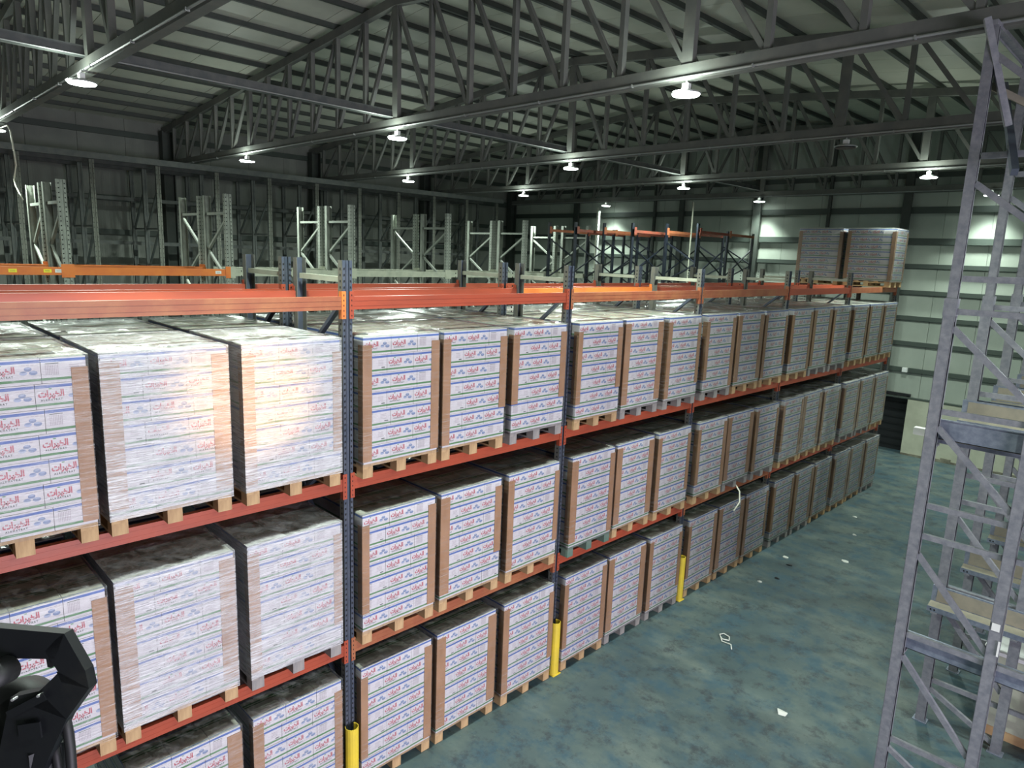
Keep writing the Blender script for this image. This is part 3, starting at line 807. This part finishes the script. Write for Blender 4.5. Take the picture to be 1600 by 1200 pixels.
for (x, y, z0, nm) in ((-10.98, 17.05, 4.0, 'bright lamp lit'), (-9.9, 15.6, 3.0, 'pale'), (-5.75, 14.7, 3.0, 'dull')):
    thing('thin_mast_pipe', '%s thin vertical pipe rising above the navy racks' % nm, 'pipe', (x, y, 0), group='thin vertical pipes near the end wall',
          me=MB().tube([(0, 0, 0), (0, 0, 6.62)], .045 if nm == 'bright lamp lit' else .022, 8).mesh('thin_pipe', [M['whitebox'] if nm == 'bright lamp lit' else M['cream']]))

# ---------------------------------------------------------------- galvanised drive-in rack across the aisle
RX = 3.41; RD = .71
def post2(w):
    mb = MB(); mb.box(-.035, .035, -w/2, w/2, 0, 4.75).box(-.028, .028, -w/2+.012, w/2-.012, 4.75, 6.92)
    mb.box(-.040, .040, -w/2-.004, -w/2+.004, 0, 4.75)
    return mb
def cpost(z0, z1, w, d, mat):
    mb = MB()
    mb.box(-d/2, -d/2+.004, -w/2, w/2, z0, z1)               # web toward the aisle
    mb.box(-d/2, d/2, -w/2, -w/2+.004, z0, z1)               # flange toward the camera
    mb.box(-d/2, d/2, w/2-.004, w/2, z0, z1)
    mb.box(d/2-.004, d/2, -w/2, -w/2+.018, z0, z1); mb.box(d/2-.004, d/2, w/2-.018, w/2, z0, z1)
    return mb.mesh('galvanised_post', [mat])
GP1 = cpost(0, 4.75, .088, .09, M['galv']); GP2 = cpost(4.55, 6.92, .07, .075, M['galv'])
gsp = MB().box(-.049, .049, -.048, .048, 4.60, 4.75).mesh('splice_sleeve', [M['galv']])
HZ = [5.92, 4.92, 4.64, 3.76, 2.89, 2.60, 1.62, .52]
DG = [(5.70, 5.22), (4.50, 3.92), (3.62, 3.00), (2.42, 1.72), (1.40, .68), (6.70, 6.15), (.42, .10)]
rungs = [MB().bar((.05, 0, z), (RD-.05, 0, z-.0), .035, .05).mesh('rung', [M['galv']]) for z in HZ]
diags = [MB().bar((.04, -.01, a), (RD-.04, -.01, b), .035, .05).mesh('diagonal', [M['galv']]) for a, b in DG]
fpl = MB().box(-.07, .07, -.056, .056, 0, .01).mesh('base_plate', [M['galv2']])
FY = [3.85, 5.25, 6.65, 8.05, 9.45]
FN = ['first', 'second', 'third', 'fourth', 'fifth']
def rail_mesh(s, x1):
    """drive-in pallet rail; s=+1: post on the -Y side, shelf slopes toward +Y"""
    t = .004; prof = [(0, .215), (t, .215), (t, .045), (.135*1, .012), (.135, .035), (.135+t, .035), (.135+t, 0), (.13, -.004), (0, .03)]
    prof = [(s*a, b) for a, b in prof]
    mb = MB(); x0 = -.07
    web = [(0, .03), (t, .03), (t, .215), (0, .215)]; lipt = [(0, .205), (-.02, .205), (-.02, .215), (0, .215)]
    shelf = [(0, .03), (.13, -.002), (.13, .004), (0, .036)]; lip = [(.13, -.035), (.135, -.035), (.135, .02), (.13, .02)]
    for pr_, m_ in ((web, 0), (lipt, 0), (shelf, 1), (lip, 0)): mb.prism([(s*a, b) for a, b in pr_], x0, x1, 'x', m_)
    dust = [(.004, .045), (.007, .045), (.007, .20), (.004, .20)]
    mb.prism([(s*a, b) for a, b in dust], x0+.05, x1, 'x', 1)
    for k in range(2):
        y = s*.1362; xx = x0+.03+.035*k
        mb.poly([(xx, y, -.02), (xx+.016, y, -.02), (xx+.016, y, -.002), (xx, y, -.002)], 2)
    return mb.mesh('pallet_rail', [M['galv2'], M['galvd'], M['dark']])
RAILS = {s: rail_mesh(s, 2.4) for s in (1, -1)}
arm = {}
for s in (1, -1):
    arm[s] = MB().box(-.03, .03, min(0, s*.14), max(0, s*.14), -.055, -.037).box(-.03, .03, min(0, s*.006), max(0, s*.006), -.12, .10).mesh('support_arm', [M['galv']])
for i, y in enumerate(FY):
    fr = thing('galvanised_frame', 'galvanised drive-in rack frame across the aisle, %s in from the camera' % FN[i], 'rack frame', (RX, y, 0), group='galvanised drive-in frames')
    for j in range(4):
        if j == 3 and i > 2: continue
        x = RD*j
        obj('post', GP1, fr, (x, 0, 0)); obj('upper_post', GP2, fr, (x, 0, 0)); obj('splice_sleeve', gsp, fr, (x, 0, 0)); obj('base_plate', fpl, fr, (x, 0, 0))
        if j < (3 if i < 3 else 2):
            for m_ in rungs: obj('rung', m_, fr, (x, 0, 0))
            if j != 1:
                for m_ in diags: obj('diagonal', m_, fr, (x, 0, 0))
    for z in (3.47, 1.42):
        for s in (1, -1):
            if (i == 0 and s == -1) or (i == len(FY)-1 and s == 1): continue
            R = thing('pallet_rail', 'galvanised dusty pallet rail, %s tier, %s the %s galvanised frame' % ({3.47: 'upper', 1.42: 'lower'}[z], {1: 'behind', -1: 'in front of'}[s], FN[i]), 'pallet rail', (RX, y+s*.062, z), group='pallet rails of the galvanised rack')
            obj('rail_profile', RAILS[s], R)
            for j in range(3): obj('support_arm', arm[s], R, (RD*j, 0, 0))
tag = MB().box(-.002, .05, -.003, -.001, 0, .045).mesh('tag_plate', [M['lblwht']])
thing('rail_end_tag', 'small white paper tag on the end of the upper galvanised rail', 'tag', (RX-.2, 4.06, 3.50), me=MB().box(0, .125, -.004, -.001, -.03, .03).box(.0, .125, -.004, .07, .03, .036).mesh('rail_tag', [M['lblwht']]))
thing('post_tag', 'small white sticker on the rear galvanised post', 'tag', (RX+RD, 3.85-.054, 1.96), me=MB().box(-.03, .03, -.002, 0, 0, .07).box(.035, .05, -.004, .0, -.22, -.08).mesh('post_tag', [M['lblwht']]))
br = thing('portal_brace', 'galvanised diagonal strut from the first frame top to the roof', 'brace', (0, 0, 0), group=None)
obj('strut', MB().bar((3.36, 3.80, 6.98), (3.60, 3.90, 6.15), .05, .05).mesh('portal_strut', [M['galv']]), br)
obj('cross_strut', MB().bar((3.40, 3.9, 6.5), (4.6, 4.1, 5.75), .04, .05).mesh('portal_strut2', [M['galvd']]), br)
obj('spine_strut', MB().bar((3.38, 4.6, 6.62), (3.75, 3.6, 5.75), .05, .06).mesh('portal_strut3', [M['slate']]), br)
for i in range(4):
    thing('aisle_top_rail', 'galvanised top rail joining the drive-in frames, %s from the aisle' % FN[i], 'rail', (RX+RD*i, 0, 6.92), group='top rails of the galvanised rack', me=MB().box(-.03, .03, 3.8, 9.5, 0, .04).box(-.03, -.026, 3.8, 9.5, -.02, .06).mesh('top_rail', [M['galv']]))
fl_ = thing('added_floodlight_stand', 'added unseen floodlight on a black tripod stand, warming one load', 'floodlight', (6.80, 2.47, 0))  # stand added out of view to carry the warm spot
obj('pole', MB().tube([(0, 0, .1), (0, 0, 2.45)], .018, 8).mesh('flood_pole', [M['black']]), fl_)
for k in range(3):
    a = 2.1*k; obj('leg', MB().tube([(0, 0, .7), (.45*math.cos(a), .45*math.sin(a), 0.012)], .012, 6).mesh('flood_leg', [M['black']]), fl_)
obj('lamp_head', MB().box(.02, .14, -.22, .22, 2.36, 2.86).mesh('flood_head', [M['black']]), fl_)
# wrapped crate standing in the drive-in lane
cr = thing('wrapped_crate', 'pale wrapped crate on the floor inside the galvanised rack', 'crate', (4.35, 5.95, 0))
obj('crate_body', MB().box(-.5, .5, -.42, .42, .12, .95).mesh('crate_body', [M['cream']]), cr)
obj('crate_lid', MB().box(-.52, .52, -.44, .44, .95, .99).mesh('crate_lid', [M['whitebox']]), cr)
for yy in (-.35, 0, .35): obj('skid', MB().box(-.5, .5, yy-.05, yy+.05, 0, .12).mesh('crate_skid', [M['wood']]), cr)

# ---------------------------------------------------------------- order-picker mast beside the camera
def ray(px, py, dist):
    d = (fw + rt2*((px-800)/F_PX) + up2*((600-py)/F_PX)); return CAM + d*dist
FD = 1.75
mast = thing('forklift_mast', 'black forklift mast top with bent guard frame beside the camera', 'forklift', (0, 0, 0))
def plate(px, dist, thick, mat, name, parent):
    """solid plate whose outline lies in the plane facing down the aisle"""
    mb = MB(); n = len(px); base = [ray(x, y, dist) for x, y in px]; back = [p + fw*thick for p in base]
    mb.v = [tuple(p) for p in base+back]
    mb.f = [tuple(range(n))[::-1], tuple(range(n, 2*n))] + [(i, (i+1) % n, n+(i+1) % n, n+i) for i in range(n)]; mb.m = [0]*(n+2)
    return obj(name, mb.mesh(name, [mat]), parent)
seg = [((-40, 978), (100, 990), (86, 1030), (-40, 1028)), ((100, 990), (133, 1048), (92, 1052), (70, 1018), (86, 1000)), ((133, 1048), (139, 1076), (96, 1066), (88, 1050)),
       ((139, 1076), (104, 1124), (40, 1100), (80, 1062), (92, 1050)), ((104, 1124), (62, 1215), (-10, 1215), (16, 1090), (60, 1080))]
for s_ in seg: plate(s_, FD, .035, M['black2'], 'guard_plate', mast)
plate(((70, 1018), (76, 1030), (80, 1044), (74, 1042)), FD+.01, .03, M['black'], 'guard_plate', mast)
cL = ray(30, 1110, FD+.10)
mb = MB(); mb.tube([cL - fw*.05, cL, cL + fw*.06], [.080, .085, .070], 20)
obj('work_lamp', mb.mesh('work_lamp', [M['rubber']], True), mast)
c2 = ray(-6, 1055, FD-.05)
obj('mirror_housing', MB().tube([c2 - fw*.03, c2 + fw*.04], [.030, .034], 16).mesh('mirror_housing', [M['rubber']], True), mast)
for a in ((22, 1092), (62, 1086)):
    q = ray(a[0], a[1], FD-.01); obj('bolt', MB().tube([q - fw*.008, q + fw*.01], .0035, 8).mesh('bolt', [M['housing']]), mast)
obj('strap', MB().bar(ray(12, 1118, FD-.012), ray(70, 1088, FD-.012), .004, .02, tuple(up2)).mesh('strap', [M['black2']]), mast)
obj('bracket', MB().bar(ray(30, 1145, FD-.012), ray(64, 1140, FD-.012), .006, .04, tuple(up2)).mesh('bracket', [M['black2']]), mast)
hp = [ray(100, 1112, FD+.02), ray(106, 1140, FD+.02), ray(110, 1170, FD+.02), ray(114, 1230, FD+.02), ray(116, 1330, FD+.02)]
obj('hydraulic_hose', MB().tube(hp, .0125, 10).mesh('hydraulic_hose', [M['rubber']], True), mast)
hp2 = [ray(84, 1150, FD+.04), ray(88, 1180, FD+.03), ray(94, 1215, FD+.03), ray(96, 1330, FD+.03)]
obj('hydraulic_hose', MB().tube(hp2, .011, 10).mesh('hydraulic_hose_b', [M['rubber']], True), mast)
g0 = ray(25, 1180, FD+.06)
for dx in (-.10, .09):
    a = g0 + rt*dx
    obj('mast_rail', MB().box(a.x-.035, a.x+.035, a.y-.05, a.y+.05, .0, a.z+.05).mesh('mast_rail', [M['black']]), mast)
obj('mast_crossbar', MB().bar(g0 - rt*.14 + Vector((0, 0, -.05)), g0 + rt*.12 + Vector((0, 0, -.05)), .05, .12).mesh('mast_crossbar', [M['black2']]), mast)
for k, zz in enumerate((.15, 1.4, 2.6)):
    obj('mast_crossbar', MB().bar((g0.x-rt.x*.14, g0.y-rt.y*.14, zz), (g0.x+rt.x*.12, g0.y+rt.y*.12, zz), .05, .12).mesh('mast_crossbar_low', [M['black2']]), mast)

# ---------------------------------------------------------------- litter on the floor
def scrap(x, y, r, label, mat, seed):
    q = random.Random(seed); n = 7; mb = MB(); ring = [(r*q.uniform(.5, 1)*math.cos(2*math.pi*k/n), r*q.uniform(.4, .8)*math.sin(2*math.pi*k/n)) for k in range(n)]
    mb.v = [(a, b, q.uniform(.001, .02)) for a, b in ring] + [(0, 0, .022)] + [(a, b, 0) for a, b in ring]
    mb.f = [(k, (k+1) % n, n) for k in range(n)] + [(k, n+1+k, n+1+(k+1) % n, (k+1) % n) for k in range(n)] + [tuple(range(n+1, 2*n+1))[::-1]]; mb.m = [0]*len(mb.f)
    thing('litter_scrap', label, 'litter', (x, y, 0), me=mb.mesh('scrap', [mat]), group='litter on the aisle floor')
scrap(2.30, 4.16, .09, 'white crumpled paper scrap alone on the near floor', M['paper'], 1)
scrap(.49, 8.33, .08, 'pale paper scrap beside a black chip, closer to the racks', M['paper'], 3)
scrap(1.26, 8.97, .08, 'pale paper scrap out in the middle of the far aisle', M['paper'], 4)
scrap(.67, 8.07, .06, 'small black chip right next to the pale scrap', M['black'], 5)
scrap(.75, 7.42, .05, 'small black chip in the aisle between the pale scraps', M['black'], 6)
scrap(.92, 10.36, .06, 'thin film scrap in the far aisle, closer of two', M['paper'], 7)
scrap(.58, 11.38, .06, 'thin film scrap in the far aisle, farther of two', M['paper'], 8)
scrap(.62, 7.09, .05, 'flat pale shred close to the rack feet', M['paper'], 9)
pts = [(1.02, 5.10, .01), (1.08, 5.04, .02), (1.16, 5.08, .015), (1.12, 5.16, .02), (1.02, 5.2, .01), (1.0, 5.12, .02), (1.1, 5.0, .01), (1.22, 5.02, .008), (1.28, 4.92, .01)]
thing('film_twist', 'twisted strand of pale stretch film lying on the aisle floor', 'litter', me=MB().tube(pts, .009, 6).mesh('film_twist', [M['paper']], True), group='litter on the aisle floor')
tl = [(.08, 7.6, 1.62), (.16, 7.58, 1.45), (.14, 7.45, 1.25), (.13, 7.3, 1.24)]
thing('film_tail', 'loose tail of stretch film hanging over the middle beam', 'film', me=MB().tube([(.075, 7.02, 1.50), (.16, 7.02, 1.40), (.20, 6.98, 1.24), (.18, 6.85, 1.12)], .012, 6).mesh('film_tail', [M['white']], True))
thing('junction_box', 'small white junction box on the end wall above the doorway', 'electrical box', (-.55, Y1-.16, 2.32), me=MB().box(-.06, .06, -.02, .07, -.06, .06).box(-.05, .05, -.025, -.02, -.05, .05).mesh('junction_box', [M['whitebox']]))
bpy.context.view_layer.update()
print('objects', len(bpy.data.objects))
